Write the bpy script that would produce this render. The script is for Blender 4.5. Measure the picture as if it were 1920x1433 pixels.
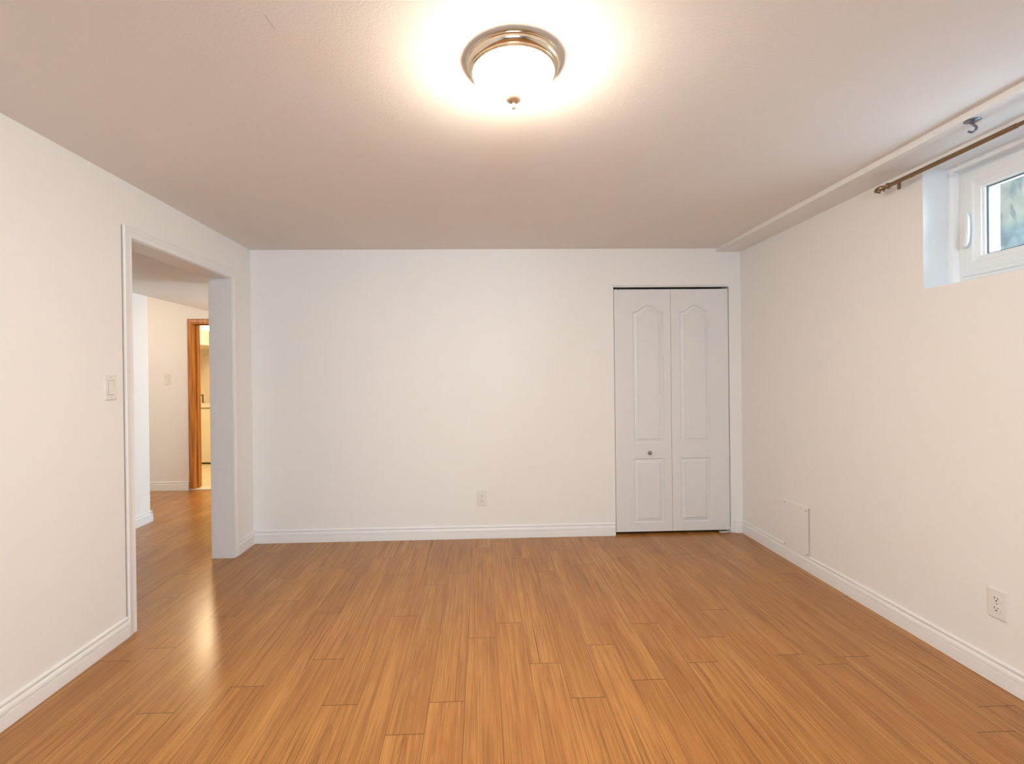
import bpy, bmesh, math, random
from mathutils import Vector, Matrix
random.seed(7)
for o in list(bpy.data.objects): bpy.data.objects.remove(o, do_unlink=True)
scn = bpy.context.scene
COL = scn.collection

# ------------------------------------------------------------------ camera, world, exposure
CAM = dict(f=899.9, cx=928.73, cy=708.74, yaw=0.03141, pitch=-0.00292, roll=-0.01178, pos=(1.7521, -3.7392, 1.2583))
def make_camera():
    cy_, sy = math.cos(CAM['yaw']), math.sin(CAM['yaw'])
    cp, sp = math.cos(CAM['pitch']), math.sin(CAM['pitch'])
    cr, sr = math.cos(CAM['roll']), math.sin(CAM['roll'])
    f = Vector((sy*cp, cy_*cp, sp)); r = Vector((cy_, -sy, 0)); u = r.cross(f)
    r2 = r*cr + u*sr; u2 = u*cr - r*sr
    cd = bpy.data.cameras.new('camera'); cam = bpy.data.objects.new('camera', cd)
    cd.sensor_fit = 'HORIZONTAL'; cd.sensor_width = 36.0
    cd.lens = CAM['f']/1920*36.0
    cd.shift_x = (960-CAM['cx'])/1920; cd.shift_y = (CAM['cy']-716.5)/1920
    cd.clip_start = 0.02
    M = Matrix((r2, u2, -f)).transposed().to_4x4(); M.translation = Vector(CAM['pos'])
    cam.matrix_world = M
    COL.objects.link(cam); scn.camera = cam
make_camera()

SKY = 25.0             # overcast daylight outside the basement window and the two added ones
LAMP = 365.0            # glass bowl of the ceiling lamp
HALL_FILL = 48.0       # unseen fill lamp added to light the hallway
LANDING_FILL = 100.0   # unseen fill lamp added to light the hallway end wall
BATH_LAMP = 120.0       # lamp in the bathroom
EXPOSURE = -0.08
world = bpy.data.worlds.new('daylight'); scn.world = world; world.use_nodes = True
bg = world.node_tree.nodes['Background']
bg.inputs[0].default_value = (0.74, 0.92, 1.08, 1); bg.inputs[1].default_value = SKY
scn.view_settings.view_transform = 'Standard'; scn.view_settings.look = 'None'
scn.view_settings.exposure = EXPOSURE; scn.view_settings.gamma = 1.0
scn.view_settings.use_curve_mapping = False
YF = -6.40                        # unseen wall behind the camera, with a window added for daylight
FX0, FX1, FZ0, FZ1 = 0.60, 2.50, 1.05, 2.10
def portal(name, x, y0, y1, z0, z1):
    L = bpy.data.lights.new(name, 'AREA'); L.shape = 'RECTANGLE'; L.size = z1-z0; L.size_y = y1-y0
    L.cycles.is_portal = True
    o = bpy.data.objects.new(name, L); o.location = (x, (y0+y1)/2, (z0+z1)/2)
    o.rotation_euler = (0, math.radians(90), 0)      # -Z of the lamp looks towards -X, into the room
    COL.objects.link(o)
portal('window_daylight', 4.07, -2.56, -1.61, 1.68, 2.16)
def front_portal():
    L = bpy.data.lights.new('added_rear_daylight', 'AREA'); L.shape = 'RECTANGLE'; L.size = FX1-FX0; L.size_y = FZ1-FZ0
    L.cycles.is_portal = True
    o = bpy.data.objects.new('added_rear_daylight', L); o.location = ((FX0+FX1)/2, YF-.14, (FZ0+FZ1)/2)
    o.rotation_euler = (math.radians(90), 0, 0)      # -Z looks towards +Y, into the room
    COL.objects.link(o)
front_portal()
portal('added_side_daylight', 2.72, .30, 1.65, .25, 1.65)

# ------------------------------------------------------------------ materials
def new_mat(name):
    m = bpy.data.materials.new(name); m.use_nodes = True
    nt = m.node_tree; b = nt.nodes['Principled BSDF']
    return m, nt, b
def srgb(r, g, b):
    f = lambda c: (c/255/12.92) if c/255 <= .04045 else ((c/255+.055)/1.055)**2.4
    return (f(r), f(g), f(b), 1)
def simple(name, col, rough=.5, metal=0.0, spec=.5, bump=0.0, bscale=200., var=0.0, vscale=3.0):
    m, nt, b = new_mat(name)
    b.inputs['Base Color'].default_value = col
    b.inputs['Roughness'].default_value = rough; b.inputs['Metallic'].default_value = metal
    b.inputs['Specular IOR Level'].default_value = spec
    tc = nt.nodes.new('ShaderNodeTexCoord')
    if var > 0:
        n = nt.nodes.new('ShaderNodeTexNoise'); n.inputs['Scale'].default_value = vscale; n.inputs['Detail'].default_value = 4
        nt.links.new(tc.outputs['Object'], n.inputs['Vector'])
        mx = nt.nodes.new('ShaderNodeMix'); mx.data_type = 'RGBA'
        mx.inputs[6].default_value = tuple(c*(1-var) for c in col[:3])+(1,)
        mx.inputs[7].default_value = tuple(min(1, c*(1+var)) for c in col[:3])+(1,)
        nt.links.new(n.outputs['Fac'], mx.inputs[0]); nt.links.new(mx.outputs[2], b.inputs['Base Color'])
    if bump > 0:
        n2 = nt.nodes.new('ShaderNodeTexNoise'); n2.inputs['Scale'].default_value = bscale; n2.inputs['Detail'].default_value = 3
        nt.links.new(tc.outputs['Object'], n2.inputs['Vector'])
        bp = nt.nodes.new('ShaderNodeBump'); bp.inputs['Strength'].default_value = bump; bp.inputs['Distance'].default_value = .002
        nt.links.new(n2.outputs['Fac'], bp.inputs['Height']); nt.links.new(bp.outputs['Normal'], b.inputs['Normal'])
    return m
M_wall = simple('wall_paint', (.86, .835, .81, 1), .62, spec=.3, bump=.12, bscale=160, var=.012, vscale=1.5)
M_ceil = simple("ceiling_paint", (.84, .80, .77, 1), .8, spec=.2, bump=.35, bscale=120, var=.015, vscale=2.0)
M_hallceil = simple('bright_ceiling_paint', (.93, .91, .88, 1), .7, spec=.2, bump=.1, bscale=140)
M_trim = simple('trim_paint', (.83, .81, .80, 1), .38, spec=.45, bump=.05, bscale=60, var=.02, vscale=9)
M_door = simple('door_paint', (.76, .745, .735, 1), .42, spec=.4, bump=.06, bscale=90)
M_plastic = simple('white_plastic', (.80, .77, .73, 1), .35, spec=.5)
M_vinyl = simple('white_vinyl', (.84, .86, .87, 1), .32, spec=.5)
M_revealw = simple('reveal_paint', (.84, .86, .88, 1), .5, spec=.3, bump=.08, bscale=90)
M_edgeshade = simple('painted_edge_shade', (.55, .48, .42, 1), .8)
M_bouncecut = simple('bounce_cut_dark', (.20, .12, .07, 1), .6, var=.2, vscale=6)  # unseen rear wall darkened to cut bounce light near the camera
M_crack_strip = simple('crack_and_edge_strip', (.40, .345, .30, 1), .9)  # dark tone of the ceiling crack and the casing edge strip
M_dark = simple('dark_gap', (.01, .008, .007, 1), .9)
M_slot = simple('socket_dark', (.05, .035, .025, 1), .7)
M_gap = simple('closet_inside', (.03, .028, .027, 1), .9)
M_bronze = simple('antique_brass', (.27, .175, .095, 1), .38, metal=.85, bump=.1, bscale=300)
M_brass = simple('polished_brass', (.82, .72, .58, 1), .18, metal=1.0)
M_nickel = simple('satin_nickel', (.36, .33, .29, 1), .30, metal=.9)
M_steel = simple('grey_steel', (.20, .20, .23, 1), .25, metal=.9)
M_finial = simple('champagne_metal', (.66, .55, .42, 1), .38, metal=.8)
M_rubber = simple('glazing_gasket', (.20, .23, .25, 1), .5)
M_tile = simple('cream_floor_tile', (.80, .70, .50, 1), .35)
M_bathwall = simple('cream_paint', (.87, .775, .62, 1), .6)
M_vanity = simple('cream_laminate', (.84, .77, .61, 1), .4)
M_worktop = simple('white_worktop', (.86, .80, .66, 1), .3)

def emissive(name, col, strength, var=0):
    m, nt, b = new_mat(name)
    b.inputs['Base Color'].default_value = (.9, .88, .84, 1); b.inputs['Roughness'].default_value = .25
    b.inputs['Emission Color'].default_value = col; b.inputs['Emission Strength'].default_value = strength
    return m
M_bowl = emissive('lit_alabaster_glass', (1.0, .855, .68, 1), LAMP)
def lit_bowl(m, ztop, zbot, lo):
    nt = m.node_tree; b = nt.nodes['Principled BSDF']; tc = nt.nodes.new('ShaderNodeTexCoord'); sp = nt.nodes.new('ShaderNodeSeparateXYZ')
    mr = nt.nodes.new('ShaderNodeMapRange'); mr.inputs['From Min'].default_value = ztop; mr.inputs['From Max'].default_value = zbot
    s = b.inputs['Emission Strength'].default_value; mr.inputs['To Min'].default_value = s*lo; mr.inputs['To Max'].default_value = s
    nt.links.new(tc.outputs['Object'], sp.inputs[0]); nt.links.new(sp.outputs[2], mr.inputs['Value']); nt.links.new(mr.outputs[0], b.inputs['Emission Strength'])
lit_bowl(M_bowl, -.035, -.100, .12)
M_hallfill = emissive('hall_fill_glass', (1.0, .80, .55, 1), HALL_FILL)
M_landingfill = emissive('landing_fill_glass', (1.0, .84, .62, 1), LANDING_FILL)
M_bathbowl = emissive('lit_bath_glass', (1.0, .785, .47, 1), BATH_LAMP)

def glass():
    m, nt, b = new_mat('window_glass')
    nt.nodes.remove(b); out = nt.nodes['Material Output']
    t = nt.nodes.new('ShaderNodeBsdfTransparent'); t.inputs[0].default_value = (.95, .98, .98, 1)
    g = nt.nodes.new('ShaderNodeBsdfGlossy'); g.inputs['Roughness'].default_value = .02
    fr = nt.nodes.new('ShaderNodeFresnel'); fr.inputs['IOR'].default_value = 1.3
    mx = nt.nodes.new('ShaderNodeMixShader')
    nt.links.new(fr.outputs[0], mx.inputs[0]); nt.links.new(t.outputs[0], mx.inputs[1]); nt.links.new(g.outputs[0], mx.inputs[2])
    nt.links.new(mx.outputs[0], out.inputs[0])
    return m
M_glass = glass()

def node(nt, t, **k):
    n = nt.nodes.new(t)
    for a, v in k.items(): setattr(n, a, v)
    return n
def mathn(nt, op, a, b=None, c=None):
    n = nt.nodes.new('ShaderNodeMath'); n.operation = op
    for i, v in enumerate((a, b, c)):
        if v is None: continue
        if isinstance(v, (int, float)): n.inputs[i].default_value = v
        else: nt.links.new(v, n.inputs[i])
    return n.outputs[0]

def wood(r, g, b):
    c = srgb(r, g, b); return (c[0]*.97, c[1]*1.34, c[2]*1.50, 1)
PLANK = .1375
def laminate():
    m, nt, b = new_mat('cherry_laminate')
    L = nt.links
    at = node(nt, 'ShaderNodeAttribute', attribute_name='plank'); at.attribute_type = 'GEOMETRY'
    sep = node(nt, 'ShaderNodeSeparateColor'); L.new(at.outputs['Color'], sep.inputs[0])
    r1, r2, r3 = sep.outputs
    uv = node(nt, 'ShaderNodeUVMap', uv_map='board'); s = node(nt, 'ShaderNodeSeparateXYZ'); L.new(uv.outputs[0], s.inputs[0])
    U, V = s.outputs[0], s.outputs[1]
    offu = mathn(nt, 'MULTIPLY', r1, 37.0); offv = mathn(nt, 'MULTIPLY', r2, 53.0)
    u2 = mathn(nt, 'ADD', U, offu); v2 = mathn(nt, 'ADD', V, offv)
    def vec(su, sv, ew=0.0):
        c = node(nt, 'ShaderNodeCombineXYZ')
        L.new(mathn(nt, 'MULTIPLY', u2, su), c.inputs[0]); L.new(mathn(nt, 'MULTIPLY', v2, sv), c.inputs[1])
        L.new(mathn(nt, 'MULTIPLY', r3, 20.0), c.inputs[2])
        return c.outputs[0]
    def noise(v, detail=3, rough=.55, dist=0.0):
        n = node(nt, 'ShaderNodeTexNoise'); n.inputs['Scale'].default_value = 1.0; n.inputs['Detail'].default_value = detail
        n.inputs['Roughness'].default_value = rough; n.inputs['Distortion'].default_value = dist
        L.new(v, n.inputs['Vector']); return n.outputs['Fac']
    def ramp(f, pts):
        r = node(nt, 'ShaderNodeValToRGB'); e = r.color_ramp.elements
        while len(e) < len(pts): e.new(.5)
        for el, (p, c) in zip(e, pts): el.position = p; el.color = c
        L.new(f, r.inputs[0]); return r.outputs[0]
    def mix(f, a, bb, mode='MIX'):
        x = node(nt, 'ShaderNodeMix', data_type='RGBA', blend_type=mode)
        for i, v in ((0, f), (6, a), (7, bb)):
            if isinstance(v, (int, float, tuple)): x.inputs[i].default_value = v
            else: L.new(v, x.inputs[i])
        return x.outputs[2]
    g = lambda v: (v, v, v, 1)
    broad = noise(vec(9, 1.1), 3, .5)
    streak = noise(vec(120, 2.0), 4, .62, .5)
    fine = noise(vec(300, 5.0), 2, .5)
    dark = noise(vec(75, 1.3), 3, .6, .9)
    base = ramp(broad, [(.30, wood(170, 97, 44)), (.52, wood(181, 107, 50)), (.72, wood(191, 117, 57))])
    tone = ramp(r1, [(0, g(.95)), (.5, g(1.0)), (1, g(1.05))])
    base = mix(1.0, base, tone, 'MULTIPLY')
    base = mix(ramp(streak, [(.38, g(.60)), (.53, g(0))]), base, wood(138, 76, 36))
    base = mix(ramp(dark, [(.29, g(.80)), (.40, g(0))]), base, wood(104, 54, 25))
    base = mix(ramp(streak, [(.58, g(0)), (.78, g(.40))]), base, wood(206, 136, 76))
    base = mix(ramp(fine, [(.35, g(.42)), (.58, g(0))]), base, wood(128, 70, 32))
    # cathedral figure on some boards
    wv = node(nt, 'ShaderNodeTexWave', wave_type='RINGS', rings_direction='SPHERICAL')
    wv.inputs['Scale'].default_value = 1.0; wv.inputs['Distortion'].default_value = 2.4; wv.inputs['Detail'].default_value = 2
    wv.inputs['Detail Scale'].default_value = 1.2
    c = node(nt, 'ShaderNodeCombineXYZ')
    L.new(mathn(nt, 'MULTIPLY', mathn(nt, 'SUBTRACT', U, PLANK*.5), 46.0), c.inputs[0])
    L.new(mathn(nt, 'MULTIPLY', mathn(nt, 'SUBTRACT', V, mathn(nt, 'MULTIPLY', r2, 1.2)), 5.2), c.inputs[1]); L.new(mathn(nt, 'MULTIPLY', r3, 3.0), c.inputs[2])
    L.new(c.outputs[0], wv.inputs['Vector'])
    fig = ramp(wv.outputs['Fac'], [(.05, g(.55)), (.35, g(0))])
    d = node(nt, 'ShaderNodeVectorMath', operation='LENGTH'); L.new(c.outputs[0], d.inputs[0])
    near = ramp(mathn(nt, 'MULTIPLY', d.outputs['Value'], .2), [(.25, g(1)), (.62, g(0))])
    pick = ramp(r3, [(.52, g(0)), (.60, g(1))])
    base = mix(mix(1.0, mix(1.0, fig, near, 'MULTIPLY'), pick, 'MULTIPLY'), base, wood(122, 62, 25))
    # seams between boards
    ln = node(nt, 'ShaderNodeAttribute', attribute_name='board_len'); ln.attribute_type = 'GEOMETRY'
    eu = mathn(nt, 'MINIMUM', U, mathn(nt, 'SUBTRACT', PLANK, U))
    ev = mathn(nt, 'MINIMUM', V, mathn(nt, 'SUBTRACT', ln.outputs['Fac'], V))
    seam = mathn(nt, 'MAXIMUM', mathn(nt, 'MULTIPLY', mathn(nt, 'LESS_THAN', eu, .0011), .62), mathn(nt, 'MULTIPLY', mathn(nt, 'LESS_THAN', ev, .0016), .85))
    base = mix(seam, base, wood(84, 42, 18))
    L.new(base, b.inputs['Base Color'])
    rr = node(nt, 'ShaderNodeMapRange'); rr.inputs['To Min'].default_value = .20; rr.inputs['To Max'].default_value = .30
    L.new(streak, rr.inputs['Value']); L.new(rr.outputs[0], b.inputs['Roughness'])
    b.inputs['Specular IOR Level'].default_value = .42
    h = mathn(nt, 'SUBTRACT', mathn(nt, 'MULTIPLY', streak, .25), mathn(nt, 'MULTIPLY', seam, 1.0))
    bp = node(nt, 'ShaderNodeBump'); bp.inputs['Strength'].default_value = .18; bp.inputs['Distance'].default_value = .0015
    L.new(h, bp.inputs['Height']); L.new(bp.outputs['Normal'], b.inputs['Normal'])
    return m
M_floor = laminate()

def pine():
    m, nt, b = new_mat('orange_pine'); L = nt.links
    tc = node(nt, 'ShaderNodeTexCoord'); mp = node(nt, 'ShaderNodeMapping'); mp.inputs['Scale'].default_value = (60, 60, 2.2)
    L.new(tc.outputs['Object'], mp.inputs[0])
    n = node(nt, 'ShaderNodeTexNoise'); n.inputs['Scale'].default_value = 1; n.inputs['Detail'].default_value = 4; n.inputs['Distortion'].default_value = .4
    L.new(mp.outputs[0], n.inputs['Vector'])
    r = node(nt, 'ShaderNodeValToRGB'); e = r.color_ramp.elements
    e[0].position = .32; e[0].color = srgb(140, 74, 16); e[1].position = .66; e[1].color = srgb(205, 132, 52)
    L.new(n.outputs['Fac'], r.inputs[0]); L.new(r.outputs[0], b.inputs['Base Color']); b.inputs['Roughness'].default_value = .3
    return m
M_pine = pine()

def dimmed(r, g, b):
    c = srgb(r, g, b); return (c[0]*.045, c[1]*.045, c[2]*.045, 1)      # concrete colours scaled down to stay mid-toned under the bright sky
def concrete():
    m, nt, b = new_mat('mossy_concrete'); L = nt.links
    tc = node(nt, 'ShaderNodeTexCoord')
    def nz(sc, d, dist=0, mul=(1, 1, 1)):
        mp = node(nt, 'ShaderNodeMapping'); mp.inputs['Scale'].default_value = mul; L.new(tc.outputs['Object'], mp.inputs[0])
        n = node(nt, 'ShaderNodeTexNoise'); n.inputs['Scale'].default_value = sc; n.inputs['Detail'].default_value = d; n.inputs['Distortion'].default_value = dist
        L.new(mp.outputs[0], n.inputs['Vector']); return n.outputs['Fac']
    def ramp(f, pts):
        r = node(nt, 'ShaderNodeValToRGB'); e = r.color_ramp.elements
        while len(e) < len(pts): e.new(.5)
        for el, (p, c) in zip(e, pts): el.position = p; el.color = c
        L.new(f, r.inputs[0]); return r.outputs[0]
    a = ramp(nz(7, 6, .5), [(.3, dimmed(150, 128, 84)), (.5, dimmed(214, 190, 138)), (.7, dimmed(246, 226, 180))])
    t = ramp(nz(11, 6, .8), [(.3, dimmed(90, 104, 98)), (.5, dimmed(160, 180, 170)), (.72, dimmed(220, 232, 222))])
    s = node(nt, 'ShaderNodeSeparateXYZ'); L.new(tc.outputs['Object'], s.inputs[0])
    hh = mathn(nt, 'ADD', s.outputs[2], mathn(nt, 'MULTIPLY', nz(4, 3), .18))
    f = node(nt, 'ShaderNodeMapRange'); f.inputs['From Min'].default_value = 2.13; f.inputs['From Max'].default_value = 2.20; L.new(hh, f.inputs['Value'])
    mx = node(nt, 'ShaderNodeMix', data_type='RGBA'); L.new(f.outputs[0], mx.inputs[0]); L.new(t, mx.inputs[6]); L.new(a, mx.inputs[7])
    st = ramp(nz(14, 6, 1.0, (1, 1, .45)), [(.50, (0, 0, 0, 1)), (.62, (.9, .9, .9, 1))])
    m2 = node(nt, 'ShaderNodeMix', data_type='RGBA'); L.new(st, m2.inputs[0]); L.new(mx.outputs[2], m2.inputs[6]); m2.inputs[7].default_value = dimmed(70, 66, 48)
    L.new(m2.outputs[2], b.inputs['Base Color']); b.inputs['Roughness'].default_value = .9
    return m
M_conc = concrete()
M_bouncegravel = simple('pale_bounce_gravel', (.36, .36, .36, 1), .9, bump=.6, bscale=60, var=.25, vscale=40)  # unseen bed kept pale to bounce daylight up to the ceiling

# ------------------------------------------------------------------ mesh helpers
class MB:
    def __init__(s): s.v = []; s.f = []
    def add(s, vs, fs):
        n = len(s.v); s.v += [tuple(x) for x in vs]; s.f += [tuple(i+n for i in f) for f in fs]; return s
    def box(s, x0, x1, y0, y1, z0, z1):
        x0, x1 = sorted((x0, x1)); y0, y1 = sorted((y0, y1)); z0, z1 = sorted((z0, z1))
        return s.add([(x0,y0,z0),(x1,y0,z0),(x1,y1,z0),(x0,y1,z0),(x0,y0,z1),(x1,y0,z1),(x1,y1,z1),(x0,y1,z1)],
                     [(0,3,2,1),(4,5,6,7),(0,1,5,4),(1,2,6,5),(2,3,7,6),(3,0,4,7)])
    def prism(s, prof, A, B, du, dv):
        """closed profile [(a,b)] swept from point A to B; du, dv are the profile's axes"""
        A, B, du, dv = map(Vector, (A, B, du, dv)); n = len(prof)
        vs = [A+du*a+dv*b for a, b in prof]+[B+du*a+dv*b for a, b in prof]
        fs = [(i, (i+1) % n, n+(i+1) % n, n+i) for i in range(n)]+[tuple(range(n-1, -1, -1)), tuple(range(n, 2*n))]
        return s.add(vs, fs)
    def lathe(s, prof, c=(0,0,0), seg=48, axis='Z'):
        """[(r, h)] turned about an axis through c"""
        vs = []; fs = []; n = len(prof)
        for k in range(seg):
            a = 2*math.pi*k/seg; ca, sa = math.cos(a), math.sin(a)
            for r, h in prof:
                r = max(r, 1e-5)
                p = (r*ca, r*sa, h) if axis == 'Z' else ((h, r*ca, r*sa) if axis == 'X' else (r*sa, h, r*ca))
                vs.append((p[0]+c[0], p[1]+c[1], p[2]+c[2]))
        for k in range(seg):
            k2 = (k+1) % seg
            for i in range(n-1): fs.append((k*n+i, k2*n+i, k2*n+i+1, k*n+i+1))
        return s.add(vs, fs)
    def tube(s, pts, rad, seg=12, cap=True, flat=None):
        pts = [Vector(p) for p in pts]; n = len(pts); vs = []; fs = []
        rads = rad if isinstance(rad, (list, tuple)) else [rad]*n
        t0 = (pts[1]-pts[0]).normalized(); ref = Vector((0,0,1)) if abs(t0.z) < .9 else Vector((1,0,0))
        nrm = t0.cross(ref).normalized()
        for i, p in enumerate(pts):
            t = (pts[min(i+1, n-1)]-pts[max(i-1, 0)]).normalized()
            nrm = (nrm-t*nrm.dot(t)).normalized(); bi = t.cross(nrm)
            for k in range(seg):
                a = 2*math.pi*k/seg; vs.append(p+(nrm*math.cos(a)+bi*math.sin(a)*(flat or 1))*rads[i])
        for i in range(n-1):
            for k in range(seg):
                k2 = (k+1) % seg; fs.append((i*seg+k, i*seg+k2, (i+1)*seg+k2, (i+1)*seg+k))
        if cap: fs += [tuple(range(seg-1, -1, -1)), tuple((n-1)*seg+k for k in range(seg))]
        return s.add(vs, fs)
    def ringx(s, y0, y1, z0, z1, prof):
        """mitred rectangular frame in a plane X=const; closed profile [(inset, X)]"""
        n = len(prof); vs = []; fs = []
        for (sy, sz) in ((0,0),(1,0),(1,1),(0,1)):
            for i, x in prof: vs.append((x, (y0+i) if not sy else (y1-i), (z0+i) if not sz else (z1-i)))
        for k in range(4):
            k2 = (k+1) % 4
            for i in range(n):
                j = (i+1) % n; fs.append((k*n+i, k2*n+i, k2*n+j, k*n+j))
        return s.add(vs, fs)
    def build(s, name, mat, parent=None, bevel=0, smooth=None, origin=None):
        me = bpy.data.meshes.new(name)
        vs = s.v
        if origin is not None: vs = [(x-origin[0], y-origin[1], z-origin[2]) for x, y, z in vs]
        me.from_pydata(vs, [], s.f); me.validate()
        bm = bmesh.new(); bm.from_mesh(me); bmesh.ops.recalc_face_normals(bm, faces=bm.faces)
        if bevel > 0:
            bmesh.ops.remove_doubles(bm, verts=bm.verts, dist=1e-6)
            bmesh.ops.bevel(bm, geom=[e for e in bm.edges if len(e.link_faces) == 2 and e.calc_face_angle(0) > .5], offset=bevel, segments=2, profile=.6, affect='EDGES')
        bm.to_mesh(me); bm.free()
        if smooth:
            me.shade_smooth(); me.set_sharp_from_angle(angle=math.radians(smooth))
        me.materials.append(mat)
        o = bpy.data.objects.new(name, me); COL.objects.link(o)
        if origin is not None and parent is None: o.location = origin
        if parent is not None: o.parent = parent
        return o

def empty(name, loc):
    o = bpy.data.objects.new(name, None); o.empty_display_size = .05; o.location = loc; COL.objects.link(o); return o
def tag(o, label, cat, group=None, kind=None):
    o['label'] = label; o['category'] = cat
    if group: o['group'] = group
    if kind: o['kind'] = kind
    return o
def struct(o, label, cat):
    return tag(o, label, cat, kind='structure')

# ------------------------------------------------------------------ the setting
W, H = 3.820, 2.250
DB, DT = 0.15, 0.15               # wall thickness
OY0, OY1, OZ = -1.270, -0.300, 1.975      # opening in the left wall
CX0, CX1, CZ = 2.803, 3.725, 1.962        # closet opening
WY0, WY1, WZ0, WZ1 = -2.605, -1.565, 1.640, 2.197   # window beside the frame
XS = -1.203                        # hallway wall that ends beside the corner
Y2 = 1.861                         # hallway end wall
HC = 2.008                         # low hallway ceiling

# floor boards: one mesh, every board a face with its own figure
def build_floor():
    known = {3:[-1.889],8:[-1.877],11:[-1.879],15:[-1.881],7:[-1.570],12:[-1.430],6:[-1.145],13:[-1.297],14:[-1.649],17:[-1.784],19:[-1.677],
             18:[-1.340],16:[-1.5185],20:[-1.481],21:[-1.219],1:[-1.438],5:[-1.746],2:[-1.153]}
    X0 = .0275
    vs, fs, uvs, cols, lens = [], [], [], [], []
    ylo, yhi, xlo, xhi = YF-.02, 2.0, -3.2, W+.02
    n0, n1 = math.floor((xlo-X0)/PLANK), math.ceil((xhi-X0)/PLANK)
    rnd = random.Random(11)
    for n in range(n0, n1):
        j = known.get(n, [rnd.uniform(-1.2, 0)])[0]; per = 1.215
        j -= per*math.ceil((j-ylo)/per)
        while j < yhi:
            a, b = max(j, ylo), min(j+per, yhi)
            if b-a > .001:
                c = (rnd.random(), rnd.random(), rnd.random(), 1)
                xa, xb = X0+n*PLANK, X0+(n+1)*PLANK; k = len(vs)
                vs += [(xa,a,0),(xb,a,0),(xb,b,0),(xa,b,0)]; fs.append((k,k+1,k+2,k+3))
                uvs += [(0,a-j),(PLANK,a-j),(PLANK,b-j),(0,b-j)]; cols += [c]*4; lens += [per]*4
            j += per
    me = bpy.data.meshes.new('floor'); me.from_pydata(vs, [], fs)
    ul = me.uv_layers.new(name='board')
    for i, u in enumerate(uvs): ul.data[i].uv = u
    ca = me.color_attributes.new('plank', 'FLOAT_COLOR', 'POINT')
    for i, c in enumerate(cols): ca.data[i].color = c
    la = me.attributes.new('board_len', 'FLOAT', 'POINT')
    for i, l in enumerate(lens): la.data[i].value = l
    me.materials.append(M_floor)
    o = bpy.data.objects.new('floor', me); COL.objects.link(o); return o
struct(build_floor(), 'orange-brown wood laminate floor running through the room into the hallway', 'floor')

# ceiling
m = MB(); m.box(-.02, W+.15, YF-.15, .15, H, H+.12)
struct(m.build('ceiling', M_ceil), 'tan-tinted painted ceiling of the empty room', 'ceiling')

m = MB(); m.add([(1.1775,-2.413,H-.0007),(1.1790,-2.413,H-.0007),(1.1822,-2.357,H-.0007),(1.1806,-2.357,H-.0007)], [(0,1,2,3)])
struct(m.build('trim_8', M_crack_strip), 'short hairline crack in the ceiling paint left of the lamp', 'crack')

# walls
m = MB()
m.box(-DT, 0, YF-.15, OY0, 0, H); m.box(-DT, 0, OY1, DB, 0, H); m.box(-DT, 0, OY0, OY1, OZ, H)
struct(m.build('wall_left', M_wall), 'white left wall with the cased opening to the hallway', 'wall')
m = MB()
m.box(0, CX0, 0, DB, 0, H); m.box(CX1, W+.15, 0, DB, 0, H); m.box(CX0, CX1, 0, DB, CZ, H)
struct(m.build('wall_back', M_wall), 'white end wall with the bifold closet door', 'wall')
XO = 4.10
m = MB()
m.box(W, XO, YF-.15, 0, 0, WZ0); m.box(W, XO, YF-.15, 0, WZ1, H); m.box(W, XO, YF-.15, WY0, WZ0, WZ1); m.box(W, XO, WY1, 0, WZ0, WZ1)
struct(m.build('wall_right', M_wall), 'white right wall below and around the high basement window', 'wall')
m = MB(); m.box(-.15, FX0, YF-.15, YF, 0, H); m.box(FX1, XO, YF-.15, YF, 0, H); m.box(FX0, FX1, YF-.15, YF, 0, FZ0); m.box(FX0, FX1, YF-.15, YF, FZ1, H)
struct(m.build('wall_front', M_bouncecut), 'unseen wall behind the camera, darkened to cut bounce light, with an added window', 'wall')
# closet behind the bifold door
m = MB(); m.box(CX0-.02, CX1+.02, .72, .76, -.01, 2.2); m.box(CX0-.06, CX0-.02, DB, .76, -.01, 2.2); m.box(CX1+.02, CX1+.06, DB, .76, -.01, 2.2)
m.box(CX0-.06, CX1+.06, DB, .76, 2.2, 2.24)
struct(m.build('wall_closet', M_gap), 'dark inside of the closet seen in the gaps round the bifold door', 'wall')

# beam along the top of the right wall
BX, BZ = W-.1936, H-.0276
m = MB(); m.box(BX, W+.001, YF, -.0005, BZ, H+.01)
struct(m.build('beam', M_trim, bevel=0), 'shallow boxed-in beam along the top of the right wall', 'beam')

# white reveal lining of the window
def lining(name, y0, y1, z0, z1, label):
    t = .0025
    m = MB(); m.box(W+.0003, XO, y1-t, y1, z0, z1); m.box(W+.0003, XO, y0, y0+t, z0, z1); m.box(W+.0003, XO, y0, y1, z1-t, z1); m.box(W+.0003, XO, y0, y1, z0, z0+t)
    struct(m.build(name, M_revealw), label, 'window reveal')
lining('trim_1', WY0, WY1, WZ0, WZ1, 'bright white reveal lining round the window opening in the right wall')

# baseboards
BBP = [(0,0),(.0165,0),(.0165,.004),(.0158,.012),(.0152,.046),(.0145,.0500),(.0100,.0512),(.0100,.0536),(.0136,.0548),(.0136,.066),(.0112,.072),(.0058,.0775),(.0050,.0825),(.0098,.0848),(.0103,.090),(.0085,.0945),(.004,.098),(0,.098)]
def base(m, A, B, n): m.prism(BBP, A, B, n, (0,0,1))
m = MB(); base(m, (0, YF, 0), (0, OY0-.055, 0), (1,0,0)); base(m, (0, OY1+.050, 0), (0, 0, 0), (1,0,0))
struct(m.build('baseboard_left', M_trim, smooth=25), 'white moulded baseboard along the left wall', 'baseboard')
m = MB(); base(m, (0, 0, 0), (CX0-.006, 0, 0), (0,-1,0)); base(m, (CX1+.022, 0, 0), (W, 0, 0), (0,-1,0))
struct(m.build('baseboard_back', M_trim, smooth=25), 'white moulded baseboard along the end wall', 'baseboard')
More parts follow.
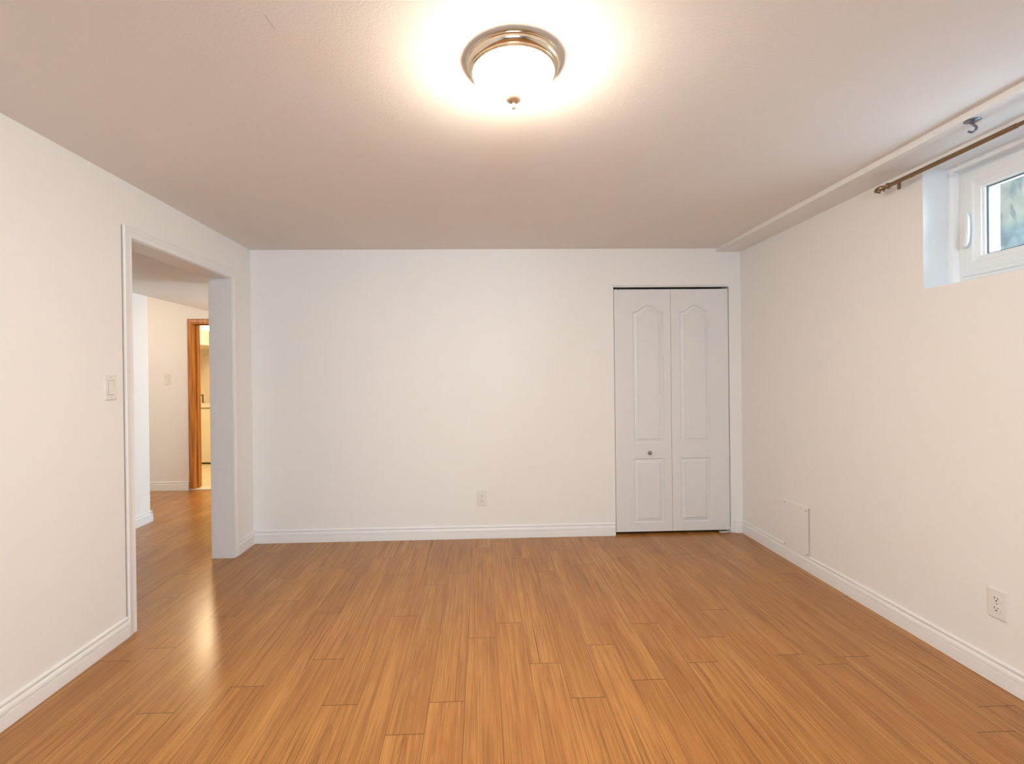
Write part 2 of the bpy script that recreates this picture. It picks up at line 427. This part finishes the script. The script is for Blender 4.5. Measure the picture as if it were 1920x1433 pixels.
m = MB(); base(m, (W, YF, 0), (W, 0, 0), (-1,0,0))
struct(m.build('baseboard_right', M_trim, smooth=25), 'white moulded baseboard along the right wall', 'baseboard')

# casing of the opening in the left wall (mitred, moulded) and its flat jambs
CP = [(0,0),(0,.010),(.004,.012),(.010,.011),(.016,.0095),(.026,.0095),(.030,.0125),(.040,.013),(.044,.0145),(.051,.0145),(.055,.0105),(.055,0)]   # (distance out from the opening, depth)
def casing(name, label):
    a0, a1, zt = OY0, OY1-.004, OZ
    n = len(CP); m = MB()
    def loop(fy, fz): return [(d, fy(o), fz(o)) for o, d in CP]
    st = [loop(lambda o: a0-o, lambda o: 0.0), loop(lambda o: a0-o, lambda o: zt+o), loop(lambda o: a1+o, lambda o: zt+o), loop(lambda o: a1+o, lambda o: 0.0)]
    vs = [p for l in st for p in l]; fs = []
    for k in range(3):
        for i in range(n): j = (i+1) % n; fs.append((k*n+i, k*n+j, (k+1)*n+j, (k+1)*n+i))
    fs += [tuple(range(n)), tuple(range(4*n-1, 3*n-1, -1))]
    m.add(vs, fs)
    struct(m.build(name, M_trim, smooth=25), label, 'door casing')
casing('trim_3', 'white moulded casing round the hallway opening in the left wall')
m = MB(); m.box(0, .0042, OY0-.0585, OY0-.0548, .099, OZ+.050)  # thin dark strip beside the casing's left edge
struct(m.build('trim_7', M_crack_strip), 'thin dark strip along the left edge of the hallway casing', 'crack')
m = MB(); t = .004
m.box(-.150, -.0005, OY1-t, OY1+.0005, 0, OZ); m.box(-.150, -.0005, OY0-.0005, OY0+t, 0, OZ); m.box(-.150, -.0005, OY0, OY1, OZ-t, OZ+.0005)
struct(m.build('trim_4', M_trim), 'flat white jamb lining inside the hallway opening', 'door jamb')
# hallway
m = MB(); m.box(XS, -DT, -3.2, Y2, HC, 2.33); m.box(-DT, 2.72, DB, Y2+.1, HC, 2.33)
struct(m.build('ceiling_hall', M_hallceil), 'low white ceiling of the hallway seen through the opening', 'ceiling')
m = MB(); m.box(-3.3, XS, -.4, Y2+.1, 2.33, 2.4)
struct(m.build('ceiling_landing', M_wall), 'higher ceiling past the end of the hallway side wall', 'ceiling')
YS = .632
m = MB(); m.box(XS-.12, XS, -3.2, YS, 0, 2.33)
struct(m.build('wall_hall_side', M_wall), 'bright white hallway side wall that ends at a corner', 'wall')
m = MB(); base(m, (XS, -3.2, 0), (XS, YS+.0165, 0), (1,0,0)); base(m, (XS-.12, YS, 0), (XS+.0165, YS, 0), (0,1,0))
struct(m.build('baseboard_hall_side', M_trim, smooth=25), 'white baseboard at the foot of the hallway side wall', 'baseboard')
BX0, BX1, BZT = -1.530, -.74, 1.898         # bathroom doorway
m = MB(); m.box(-3.3, BX0-.02, Y2, Y2+.12, 0, 2.4); m.box(BX1, 2.72, Y2, Y2+.12, 0, 2.4); m.box(BX0-.02, BX1, Y2, Y2+.12, BZT+.02, 2.4)
struct(m.build('wall_hall_end', M_wall), 'beige-lit hallway end wall with the pine doorway', 'wall')
m = MB(); base(m, (-3.3, Y2, 0), (BX0-.062, Y2, 0), (0,-1,0))
struct(m.build('baseboard_hall_end', M_trim, smooth=25), 'white baseboard of the hallway end wall left of the pine doorway', 'baseboard')
m = MB(); m.box(-3.42, -3.3, -.4, Y2, 0, 2.4); m.box(-3.3, XS-.12, -.5, -.4, 0, 2.4)
struct(m.build('wall_landing', M_wall), 'walls of the landing hidden past the hallway corner', 'wall')
HY0, HY1, HZ0, HZ1 = .25, 1.70, .20, 1.70  # unseen window opening added to daylight the hallway side wall
m = MB(); m.box(XS, -DT, -3.3, -3.2, 0, HC)
m.box(2.55, 2.72, DB, HY0, 0, HC); m.box(2.55, 2.72, HY1, Y2+.1, 0, HC); m.box(2.55, 2.72, HY0, HY1, 0, HZ0); m.box(2.55, 2.72, HY0, HY1, HZ1, HC)
struct(m.build('wall_hall_right', M_wall), 'wall with an added window at the far right end of the hallway', 'wall')

# pine doorway to the bathroom
d2 = empty('door_2', (BX0, Y2, 0)); struct(d2, 'orange pine door frame at the end of the hallway', 'door frame')
CW = [(0,0),(0,.012),(.006,.016),(.014,.014),(.020,.0175),(.046,.0175),(.054,.012),(.058,.008),(.058,0)]
def pine_casing():
    n = len(CW); m = MB()
    st = []
    for k in range(4):
        l = []
        for o, d in CW:
            x = (BX0-o) if k < 2 else (BX1+o); z = .018 if k in (0, 3) else BZT+o
            l.append((x-BX0, -d, z))
        st += l
    fs = []
    for k in range(3):
        for i in range(n): j = (i+1) % n; fs.append((k*n+i, k*n+j, (k+1)*n+j, (k+1)*n+i))
    fs += [tuple(range(n)), tuple(range(4*n-1, 3*n-1, -1))]
    m.add(st, fs); m.build('casing', M_pine, d2, smooth=30)
pine_casing()
m = MB(); m.box(-.02, 0, 0, .14, .012, BZT); m.box(BX1-BX0-.02, BX1-BX0, 0, .14, .012, BZT); m.box(-.02, BX1-BX0, 0, .14, BZT, BZT+.02)
m.build('jamb', M_pine, d2, bevel=.0015)
m = MB(); m.box(0, .011, .055, .095, .012, BZT); m.box(0, BX1-BX0-.02, .055, .095, BZT-.011, BZT)
m.build('door_stop', M_pine, d2)
m = MB(); m.box(-.02, BX1-BX0, -.012, .13, 0, .010)
m.build('threshold', M_worktop, d2, bevel=.003)

# bathroom
YB = 4.05
m = MB(); m.box(-2.9, -.5, Y2+.12, YB, -.02, .004)
def tiles():
    mm, nt, b = new_mat('cream_tiles'); L = nt.links
    tc = node(nt, 'ShaderNodeTexCoord'); br = node(nt, 'ShaderNodeTexBrick'); br.offset = 0
    br.inputs['Color1'].default_value = (.82, .72, .52, 1); br.inputs['Color2'].default_value = (.79, .69, .50, 1); br.inputs['Mortar'].default_value = (.50, .40, .25, 1)
    br.inputs['Scale'].default_value = 1; br.inputs['Mortar Size'].default_value = .005; br.inputs['Brick Width'].default_value = .2; br.inputs['Row Height'].default_value = .2
    L.new(tc.outputs['Object'], br.inputs['Vector']); L.new(br.outputs[0], b.inputs['Base Color']); b.inputs['Roughness'].default_value = .35
    return mm
M_tiles = tiles()
struct(m.build('floor_bathroom', M_tiles), 'cream tiled bathroom floor beyond the pine doorway', 'floor')
m = MB(); m.box(-2.9, -.5, YB, YB+.1, 0, 2.2); m.box(-3.0, -2.9, Y2+.12, YB, 0, 2.2); m.box(-.5, -.4, Y2, YB, 0, 2.2)
struct(m.build('wall_bathroom', M_bathwall), 'cream bathroom walls beyond the pine doorway', 'wall')
m = MB(); m.box(-2.9, -.5, Y2+.12, YB, 2.06, 2.2)
struct(m.build('ceiling_bathroom', M_bathwall), 'cream bathroom ceiling', 'ceiling')
m = MB(); m.box(-2.9, -2.05, Y2+.12, YB, 1.74, 2.06)
struct(m.build('beam_bathroom', M_bathwall), 'cream boxed soffit above the bathroom vanity', 'beam')

# ------------------------------------------------------------------ windows
def window(name, y0, y1, z0, z1, label, full=True):
    root = empty(name, (3.946, (y0+y1)/2, z0)); struct(root, label, 'window')
    ox, oy, oz = root.location
    def put(m, nm, mat, par=root, **k):
        m.v = [(x-ox, y-oy, z-oz) for x, y, z in m.v]; return m.build(nm, mat, par, **k)
    m = MB(); m.ringx(y0+.003, y1-.003, z0+.003, z1-.003, [(0,3.938),(.006,3.937),(.013,3.940),(.019,3.948),(.024,3.960),(.030,3.965),(.044,3.966),(.044,4.06),(0,4.06)])
    fr = put(m, 'frame', M_vinyl, smooth=35)
    m = MB(); m.ringx(y0+.047, y1-.047, z0+.045, z1-.045, [(0,3.958),(.002,3.955),(.018,3.953),(.022,3.950),(.054,3.950),(.058,3.953),(.060,3.957),(.078,3.962),(.081,3.964),(.081,4.03),(0,4.03)])
    sa = put(m, 'sash', M_vinyl, smooth=20)
    a = .128
    m = MB(); m.ringx(y0+a, y1-a, z0+a-.006, z1-a+.006, [(0,3.972),(.007,3.974),(.007,3.984),(0,3.984)]); put(m, 'glazing_bead', M_vinyl, sa)
    m = MB(); m.ringx(y0+a, y1-a, z0+a-.006, z1-a+.006, [(0,3.985),(.013,3.985),(.013,3.991),(0,3.991)]); put(m, 'spacer', M_rubber, sa)
    m = MB(); m.box(3.9915, 3.9955, y0+a-.002, y1-a+.002, z0+a-.008, z1-a+.008); put(m, 'pane', M_glass, sa)
    m = MB(); m.ringx(y0+.046, y1-.046, z0+.046, z1-.046, [(0,4.062),(.030,4.062),(.033,4.066),(.033,4.078),(.041,4.080),(.041,4.094),(0,4.094)]); put(m, 'storm_frame', M_vinyl)
    if full:
        # curved lever handle on the jamb side of the sash
        pts = [(3.951, y1-.075, z0+.180), (3.938, y1-.080, z0+.179), (3.931, y1-.089, z0+.183), (3.929, y1-.096, z0+.194), (3.929, y1-.099, z0+.215),
               (3.930, y1-.100, z0+.245), (3.932, y1-.099, z0+.275), (3.935, y1-.096, z0+.302), (3.938, y1-.092, z0+.318), (3.941, y1-.089, z0+.325)]
        m = MB(); m.tube(pts, [.0085,.0085,.0085,.0088,.0092,.0094,.0088,.0076,.0058,.0032], seg=12); put(m, 'handle', M_vinyl, sa, smooth=50)
    return root
window('window_1', WY0, WY1, WZ0, WZ1, 'high white-framed basement window in the right wall looking onto mossy concrete')
w2 = window('added_side_window', HY0, HY1, HZ0, HZ1, 'unseen white window right of the hallway, added to light its side wall', full=False); w2.location.x = 2.57
w3 = window('added_rear_window', -(FX1-FX0)/2, (FX1-FX0)/2, 0, FZ1-FZ0, 'unseen white window behind the camera, added for daylight on the end wall', full=False)
w3.location = ((FX0+FX1)/2, YF-.02, FZ0); w3.rotation_euler = (0, 0, math.radians(-90))
# exterior brick jamb and concrete well outside window_1
m = MB(); m.box(XO, 4.153, -1.602, WY1+.12, 1.5, 2.5)
struct(m.build('trim_5', M_revealw), 'weathered white outer jamb seen through the window glass', 'trim')
m = MB(); m.box(XO, 5.3, -1.22, -1.10, 1.3, 2.75)
struct(m.build('window_well_wall', M_conc), 'stained mossy concrete wall of the well outside the window', 'wall')
m = MB(); m.box(XO, 6.2, -4.2, -1.22, 1.34, 1.42)
struct(m.build('unseen_bounce_bed', M_bouncegravel), 'unseen gravel bed outside the window, made pale to bounce daylight up', 'ground')

# ------------------------------------------------------------------ closet bifold door
def arch_outline(x0, x1, z0, z1, rise, inset=0.0, N=28):
    x0 += inset; x1 -= inset; z0 += inset; zt = z1-inset
    pts = [(x0, z0), (x1, z0)]
    for k in range(N+1):
        u = 1-k/N
        b = max(0.0, min(1.0, (u-.06)/.88)); bump = (.5-.5*math.cos(2*math.pi*b))
        pts.append((x0+(x1-x0)*u, zt+rise*bump))
    return pts
def leaf_mesh(x0, x1, z0, z1, panels):
    bm = bmesh.new(); yf = .004; yb = .034
    def loop(pts, y):
        vs = [bm.verts.new((x, y, z)) for x, z in pts]
        es = []
        for i in range(len(vs)): es.append(bm.edges.new((vs[i], vs[(i+1) % len(vs)])))
        return vs, es
    ov, oe = loop([(x0,z0),(x1,z0),(x1,z1),(x0,z1)], yf)
    edges = list(oe); rings = []
    for (a, b, c, d, rise) in panels:
        v, e = loop(arch_outline(a, b, c, d, rise), yf); edges += e; rings.append((v, (a, b, c, d, rise)))
    bmesh.ops.triangle_fill(bm, edges=edges, use_beauty=True, use_dissolve=False, normal=(0,-1,0))
    for v, (a, b, c, d, rise) in rings:
        prev = v
        for ins, dep in ((.0020, .0065), (.0065, .0108), (.0105, .0112), (.0340, .0048), (.0362, .0008)):
            cur = [bm.verts.new((x, yf+dep, z)) for x, z in arch_outline(a, b, c, d, rise*(1-ins*1.5), ins)]
            for i in range(len(v)):
                j = (i+1) % len(v); bm.faces.new((prev[i], prev[j], cur[j], cur[i]))
            prev = cur
        bm.faces.new(prev)
    bk = [bm.verts.new((x, yb, z)) for x, z in ((x0,z0),(x1,z0),(x1,z1),(x0,z1))]
    for i in range(4): j = (i+1) % 4; bm.faces.new((ov[i], ov[j], bk[j], bk[i]))
    bm.faces.new(bk[::-1])
    bmesh.ops.recalc_face_normals(bm, faces=bm.faces)
    return bm
d1 = empty('door_1', (2.805, 0, 0)); struct(d1, 'white two-leaf bifold closet door with arched moulded panels', 'closet door')
def leaf(x0, x1, panels):
    bm = leaf_mesh(x0, x1, .022, 1.931, panels); bmesh.ops.translate(bm, verts=bm.verts, vec=(-2.805, 0, 0))
    me = bpy.data.meshes.new('door_leaf'); bm.to_mesh(me); bm.free(); me.materials.append(M_door)
    me.shade_smooth(); me.set_sharp_from_angle(angle=math.radians(14))
    o = bpy.data.objects.new('door_leaf', me); COL.objects.link(o); o.parent = d1; return o
l1 = leaf(2.8095, 3.2565, [(2.9575, 3.1965, .717, 1.755, .052), (2.9555, 3.1945, .090, .597, 0)])
l2 = leaf(3.2590, 3.7175, [(3.3310, 3.5680, .717, 1.755, .052), (3.3280, 3.5610, .090, .597, 0)])
m = MB(); m.lathe([(0,-.030),(.008,-.0295),(.0145,-.026),(.0165,-.021),(.014,-.015),(.008,-.010),(.007,-.002),(.011,0),(.011,.002),(0,.002)], c=(3.0765-2.805, .004, .644), seg=32, axis='Y')
m.build('knob', M_nickel, l1, smooth=50)
m = MB(); m.box(CX0-2.805+.001, CX1-2.805-.001, .0005, .045, 1.9485, CZ-.0015); m.build('track', M_trim, d1)
for x in (2.832, 3.683):
    m = MB(); m.lathe([(0,1.93),(.0035,1.93),(.0035,1.95),(0,1.95)], c=(x-2.805, .018, 0), seg=12); m.build('pivot_pin', M_steel, d1)
m = MB(); m.box(3.640-2.805, 3.7225-2.805, .004, .030, .0005, .007); m.box(3.7195-2.805, 3.7235-2.805, .004, .030, .0005, .045)
m.build('floor_bracket', M_plastic, d1)
# drywall-coloured corner bead strip along the opening
m = MB(); m.box(CX0-.0045, CX0+.001, -.0022, .02, 0, CZ); m.box(CX1-.001, CX1+.009, -.0022, .02, 0, CZ); m.box(CX0-.0045, CX1+.009, -.0022, .02, CZ-.0005, CZ+.003)
struct(m.build('trim_6', M_wall), 'thin plaster edge round the closet opening', 'trim')

# ------------------------------------------------------------------ things
# ceiling lamp
LX, LY = 1.8680, -2.2225
lamp = empty('ceiling_lamp', (LX, LY, H)); tag(lamp, 'round flush-mount ceiling lamp with glowing glass bowl and metal rim above the room', 'ceiling light')
m = MB(); m.lathe([(0,0),(.145,0),(.1455,-.002),(.118,-.003),(0,-.003)], seg=96); m.build('canopy', M_brass, lamp, smooth=30)
m = MB(); m.lathe([(.118,-.002),(.1470,-.0005),(.1494,-.0015),(.1498,-.0035),(.1484,-.0052),(.1468,-.0056),(.1464,-.0066),(.1474,-.0080),(.1474,-.0100),(.1458,-.0114),(.1456,-.0135),(.1448,-.0175),(.1428,-.0222),(.1398,-.0258),(.1365,-.0280),(.1348,-.0286),(.1346,-.0296),(.1356,-.0308),(.1352,-.0326),(.1332,-.0336),(.1328,-.0340),(.1348,-.0352),(.1350,-.0370),(.1330,-.0382),(.1290,-.0382),(.1276,-.0370),(.1272,-.0300)], seg=96)
m.build('rim', M_brass, lamp, smooth=40)
pr = [(.1262,-.030),(.1270,-.0365)]
for k in range(1, 21):
    a = k/20*math.pi/2
    pr.append((max(.004, .1270*math.cos(a)), -.0365-.0690*math.sin(a)))
m = MB(); m.lathe(pr, seg=96); m.build('glass_bowl', M_bowl, lamp, smooth=60)
m = MB(); m.lathe([(.0005,-.1035),(.024,-.1045),(.0275,-.1085),(.0285,-.1120),(.0275,-.1150),(.022,-.1215),(.013,-.1270),(.0062,-.1300),(.0055,-.1330),(.0072,-.1360),(.0082,-.1400),(.0072,-.1440),(.0045,-.1470),(.002,-.1485),(.0018,-.1500),(.003,-.1515),(.003,-.1535),(.0005,-.1555)], seg=40)
m.build('finial', M_finial, lamp, smooth=40)

# curtain rod with caged finial and bracket
RX, RZ = 3.750, 2.1645
rod = empty('curtain_rod', (RX, -1.52, RZ)); tag(rod, 'thin bronze curtain rod with a twisted cage finial above the window', 'curtain rod')
m = MB(); m.tube([(0, .055, 0), (0, -.50, .0008)], .0098, seg=20); m.build('outer_tube', M_bronze, rod, smooth=50)
m = MB(); m.tube([(0, -.50, .0008), (0, -1.45, .003)], .0080, seg=20); m.build('inner_tube', M_bronze, rod, smooth=50)
m = MB()
m.lathe([(.0005,.052),(.0098,.052),(.0125,.055),(.0150,.059),(.0150,.063),(.0110,.066),(.0075,.068),(.0070,.074),(.0095,.077),(.0105,.080),(.008,.083),(.0005,.084)], seg=24, axis='Y')
for k in range(4):
    pts = []
    for i in range(17):
        t = i/16; r = .0150*math.sin(math.pi*t)**.75*(1-.18*t)+.0018; a = k*math.pi/2+t*math.pi*.9
        pts.append((r*math.cos(a), .080+.056*t, r*math.sin(a)))
    m.tube(pts, .0040, seg=8)
m.build('finial', M_bronze, rod, smooth=50)
m = MB()
m.tube([(.0695, .003, .026), (.035, .002, .013), (.004, .001, .004)], .0036, seg=8)
m.add(*(lambda b: (b.v, b.f))(MB().box(.0660, .0699, -.002, .008, .019, .034)))
m.add(*(lambda b: (b.v, b.f))(MB().box(-.0045, .0045, -.0052, .0052, -.040, -.0085)))
m.build('bracket', M_bronze, rod, smooth=50)

# ceiling hook on the beam
hk = empty('ceiling_hook', (3.658, -1.948, BZ)); tag(hk, 'small grey metal swag hook screwed into the beam underside above the window', 'hook')
m = MB(); m.lathe([(0,0),(.0260,0),(.0265,-.0015),(.022,-.0035),(.010,-.0055),(.0085,-.010),(.0065,-.013),(0,-.013)], seg=32)
m.build('base_plate', M_steel, hk, smooth=40)
dv = Vector((.72, -.69, 0))    # the hook's own plane
pts = []
for (a, z) in ((0,-.010),(.0005,-.016),(.003,-.019),(.0075,-.0235),(.0105,-.030),(.0095,-.0375),(.0045,-.0430),(-.0025,-.0445),(-.0090,-.0410),(-.0125,-.0365)):
    pts.append((dv.x*a, dv.y*a, z))
m = MB(); m.tube(pts, [.0042,.0042,.004,.0042,.0045,.0045,.0045,.0043,.004,.0036], seg=10); m.build('hook_arm', M_steel, hk, smooth=60)

# electrical outlets
def outlet(name, label, loc, rz):
    root = empty(name, loc); root.rotation_euler = (0, 0, rz); tag(root, label, 'electrical outlet', 'duplex wall outlets')
    def plate():
        m = MB(); w, h, t = .0365, .0595, .0062
        o = [(-w, -h), (w, -h), (w, h), (-w, h)]; i = .0035
        vs = [(x, 0, z) for x, z in o]+[(x, -t*.55, z) for x, z in o]+[(x-math.copysign(i, x), -t, z-math.copysign(i, z)) for x, z in o]
        fs = [(3,2,1,0)]+[(k, (k+1) % 4, 4+(k+1) % 4, 4+k) for k in range(4)]+[(4+k, 4+(k+1) % 4, 8+(k+1) % 4, 8+k) for k in range(4)]+[(8,9,10,11)]
        m.add(vs, fs); return m.build('cover_plate', M_plastic, root)
    plate()
    for s in (1, -1):
        zc = .0195*s; m = MB()
        # round face with flat top and bottom
        prof = []
        for k in range(40):
            a = 2*math.pi*k/40; x = .0172*math.cos(a); z = max(-.0140, min(.0140, .0172*math.sin(a))); prof.append((x, z+zc))
        n = len(prof)
        vs = [(x, -.0062, z) for x, z in prof]+[(x, -.0080, z) for x, z in prof]+[(x*.94, -.0088, zc+(z-zc)*.94) for x, z in prof]
        fs = [(k, (k+1) % n, n+(k+1) % n, n+k) for k in range(n)]+[(n+k, n+(k+1) % n, 2*n+(k+1) % n, 2*n+k) for k in range(n)]+[tuple(range(2*n, 3*n))]
        m.add(vs, fs); r = m.build('receptacle', M_plastic, root, smooth=30)
        m = MB(); m.box(-.0078, -.0054, -.0092, -.0080, zc+.0005, zc+.0092); m.box(.0052, .0074, -.0092, -.0080, zc+.0015, zc+.0085)
        g = [(.0029*math.cos(a), max(-.0028, .0032*math.sin(a))) for a in [2*math.pi*k/16 for k in range(16)]]
        m.add([(x, -.0092, z+zc-.0060) for x, z in g]+[(x, -.0080, z+zc-.0060) for x, z in g], [tuple(range(16))]+[(k, (k+1) % 16, 16+(k+1) % 16, 16+k) for k in range(16)])
        m.build('contact_slots', M_slot, r)
    m = MB(); m.lathe([(0,-.0075),(.002,-.0074),(.0028,-.0062),(.0028,-.0058)], seg=16, axis='Y'); m.build('screw', M_nickel, root, smooth=40)
    return root
outlet('wall_outlet', 'white duplex outlet low on the end wall left of the closet door', (1.7535, 0, .311), 0)
outlet('wall_outlet', 'white duplex outlet low on the right wall under the window', (W, -1.879, .320), -math.pi/2)

# light switches
def switch(name, label, loc, rz):
    root = empty(name, loc); root.rotation_euler = (0, 0, rz); tag(root, label, 'light switch')
    m = MB(); w, h, t = .0362, .0592, .0058; o = [(-w, -h), (w, -h), (w, h), (-w, h)]; i = .003
    vs = [(x, 0, z) for x, z in o]+[(x, -t*.6, z) for x, z in o]+[(x-math.copysign(i, x), -t, z-math.copysign(i, z)) for x, z in o]
    fs = [(3,2,1,0)]+[(k, (k+1) % 4, 4+(k+1) % 4, 4+k) for k in range(4)]+[(4+k, 4+(k+1) % 4, 8+(k+1) % 4, 8+k) for k in range(4)]+[(8,9,10,11)]
    m.add(vs, fs); m.build('cover_plate', M_plastic, root)
    m = MB()
    # rocker: lower half tipped out, upper half tipped in
    m.add([(-.0165,-.0056,-.0335),(.0165,-.0056,-.0335),(.0165,-.0056,.0335),(-.0165,-.0056,.0335),
           (-.0160,-.0105,-.0330),(.0160,-.0105,-.0330),(.0160,-.0072,0),(-.0160,-.0072,0),(.0160,-.0068,.0330),(-.0160,-.0068,.0330)],
          [(3,2,1,0),(4,5,6,7),(7,6,8,9),(0,1,5,4),(1,2,8,6,5),(3,0,4,7,9),(2,3,9,8)])
    m.build('rocker', M_plastic, root)
    m = MB(); m.ringx(-.0182, .0182, -.0352, .0352, [(0,0),(.0017,0),(.0017,.0006),(0,.0006)])
    m.v = [(y, -.0058-x+.0002, z) for x, y, z in m.v]; m.build('rocker_gap', M_rocker, root)
    for z in (.0485, -.0485):
        m = MB(); m.lathe([(0,-.0068),(.0018,-.0067),(.0026,-.0056)], c=(0,0,z), seg=14, axis='Y'); m.build('screw', M_nickel, root)
    return root
M_rocker = simple('rocker_gap', (.38, .33, .28, 1), .6)
switch('light_switch', 'white rocker light switch on the left wall beside the cased opening', (0, -1.412, 1.227), math.pi/2)
switch('light_switch', 'pale rocker light switch on the hallway end wall left of the pine doorway', (-1.815, Y2, 1.273), 0)

# access panel at the foot of the right wall
ap = empty('access_panel', (W, -.650, .090)); tag(ap, 'flat white square access panel screwed to the foot of the right wall', 'access panel')
m = MB(); m.box(-.0108, -.0003, -.126, .126, -.006, .312); m.build('cover_board', M_wall, ap, bevel=.0012)
m = MB(); m.box(-.0106, -.0003, -.1276, -.1262, .006, .311); m.build('edge_shade', M_edgeshade, ap)  # dark strip stands in for the shaded right edge of the board
for y, z in ((.108, .290), (-.108, .290), (.108, .012), (-.114, .014)):
    m = MB(); m.lathe([(0,-.0122),(.0032,-.0121),(.0042,-.0110)], c=(0, y, z), seg=14, axis='X'); m.build('screw', M_steel, ap)

# bathroom vanity and tap, bathroom lamp, added fill lamps for hallway and landing
va = empty('bathroom_vanity', (-2.1, 3.53, 0)); tag(va, 'cream bathroom vanity cabinet seen past the pine doorway', 'vanity')
m = MB(); m.box(-.62, .62, .0, .50, .026, .836); m.build('cabinet_body', M_vanity, va, bevel=.002)
m = MB(); m.box(-.62, .62, .05, .50, .004, .026); m.build('toe_kick', M_slot, va)
for x0, x1 in ((-.61, -.01), (.0, .61)):
    m = MB(); m.box(x0, x1, -.018, -.0002, .036, .822); m.build('cabinet_door', M_vanity, va, bevel=.003)
m = MB(); m.box(-.62, .62, .010, .5, .836, .846); m.build('shadow_gap', M_slot, va)
m = MB(); m.box(-.64, .64, -.03, .515, .846, .905); m.build('worktop', M_worktop, va, bevel=.004)
tp = empty('bathroom_tap', (-2.47, 3.70, .905)); tag(tp, 'small dark metal tap standing on the cream bathroom vanity', 'tap')
m = MB(); m.lathe([(0,0),(.022,0),(.020,.006),(.011,.010),(.010,.12),(.012,.13),(0,.135)], seg=20); m.build('tap_body', M_steel, tp, smooth=40)
m = MB(); m.tube([(0,0,.10),(.0,-.03,.125),(0,-.07,.125),(0,-.10,.11)], .007, seg=10); m.build('spout', M_steel, tp, smooth=40)
def bowl_lamp(name, loc, r, h, mat, label):
    root = empty(name, loc); tag(root, label, 'ceiling light')
    m = MB(); m.lathe([(0,0),(r*1.05,0),(r*1.08,-.02),(r*1.0,-.035),(0,-.035)], seg=40); m.build('canopy', M_brass, root, smooth=40)
    pr = [(r*.97, -.03)]+[(max(.003, r*.97*math.cos(k*math.pi/24)), -.035-h*math.sin(k*math.pi/24)) for k in range(13)]
    m = MB(); m.lathe(pr, seg=40); m.build('glass_bowl', mat, root, smooth=50)
    return root
bowl_lamp('bathroom_ceiling_lamp', (-1.635, 2.38, 2.06), .125, .155, M_bathbowl, 'glowing ceiling lamp in the bathroom seen under the pine door head')
bowl_lamp('hallway_fill_lamp', (-.48, 1.22, HC), .12, .08, M_hallfill, 'unseen warm lamp added to light the hallway')
bowl_lamp('landing_fill_lamp', (-2.15, .62, 2.33), .12, .08, M_landingfill, 'unseen lamp added past the corner to light the hallway end wall')
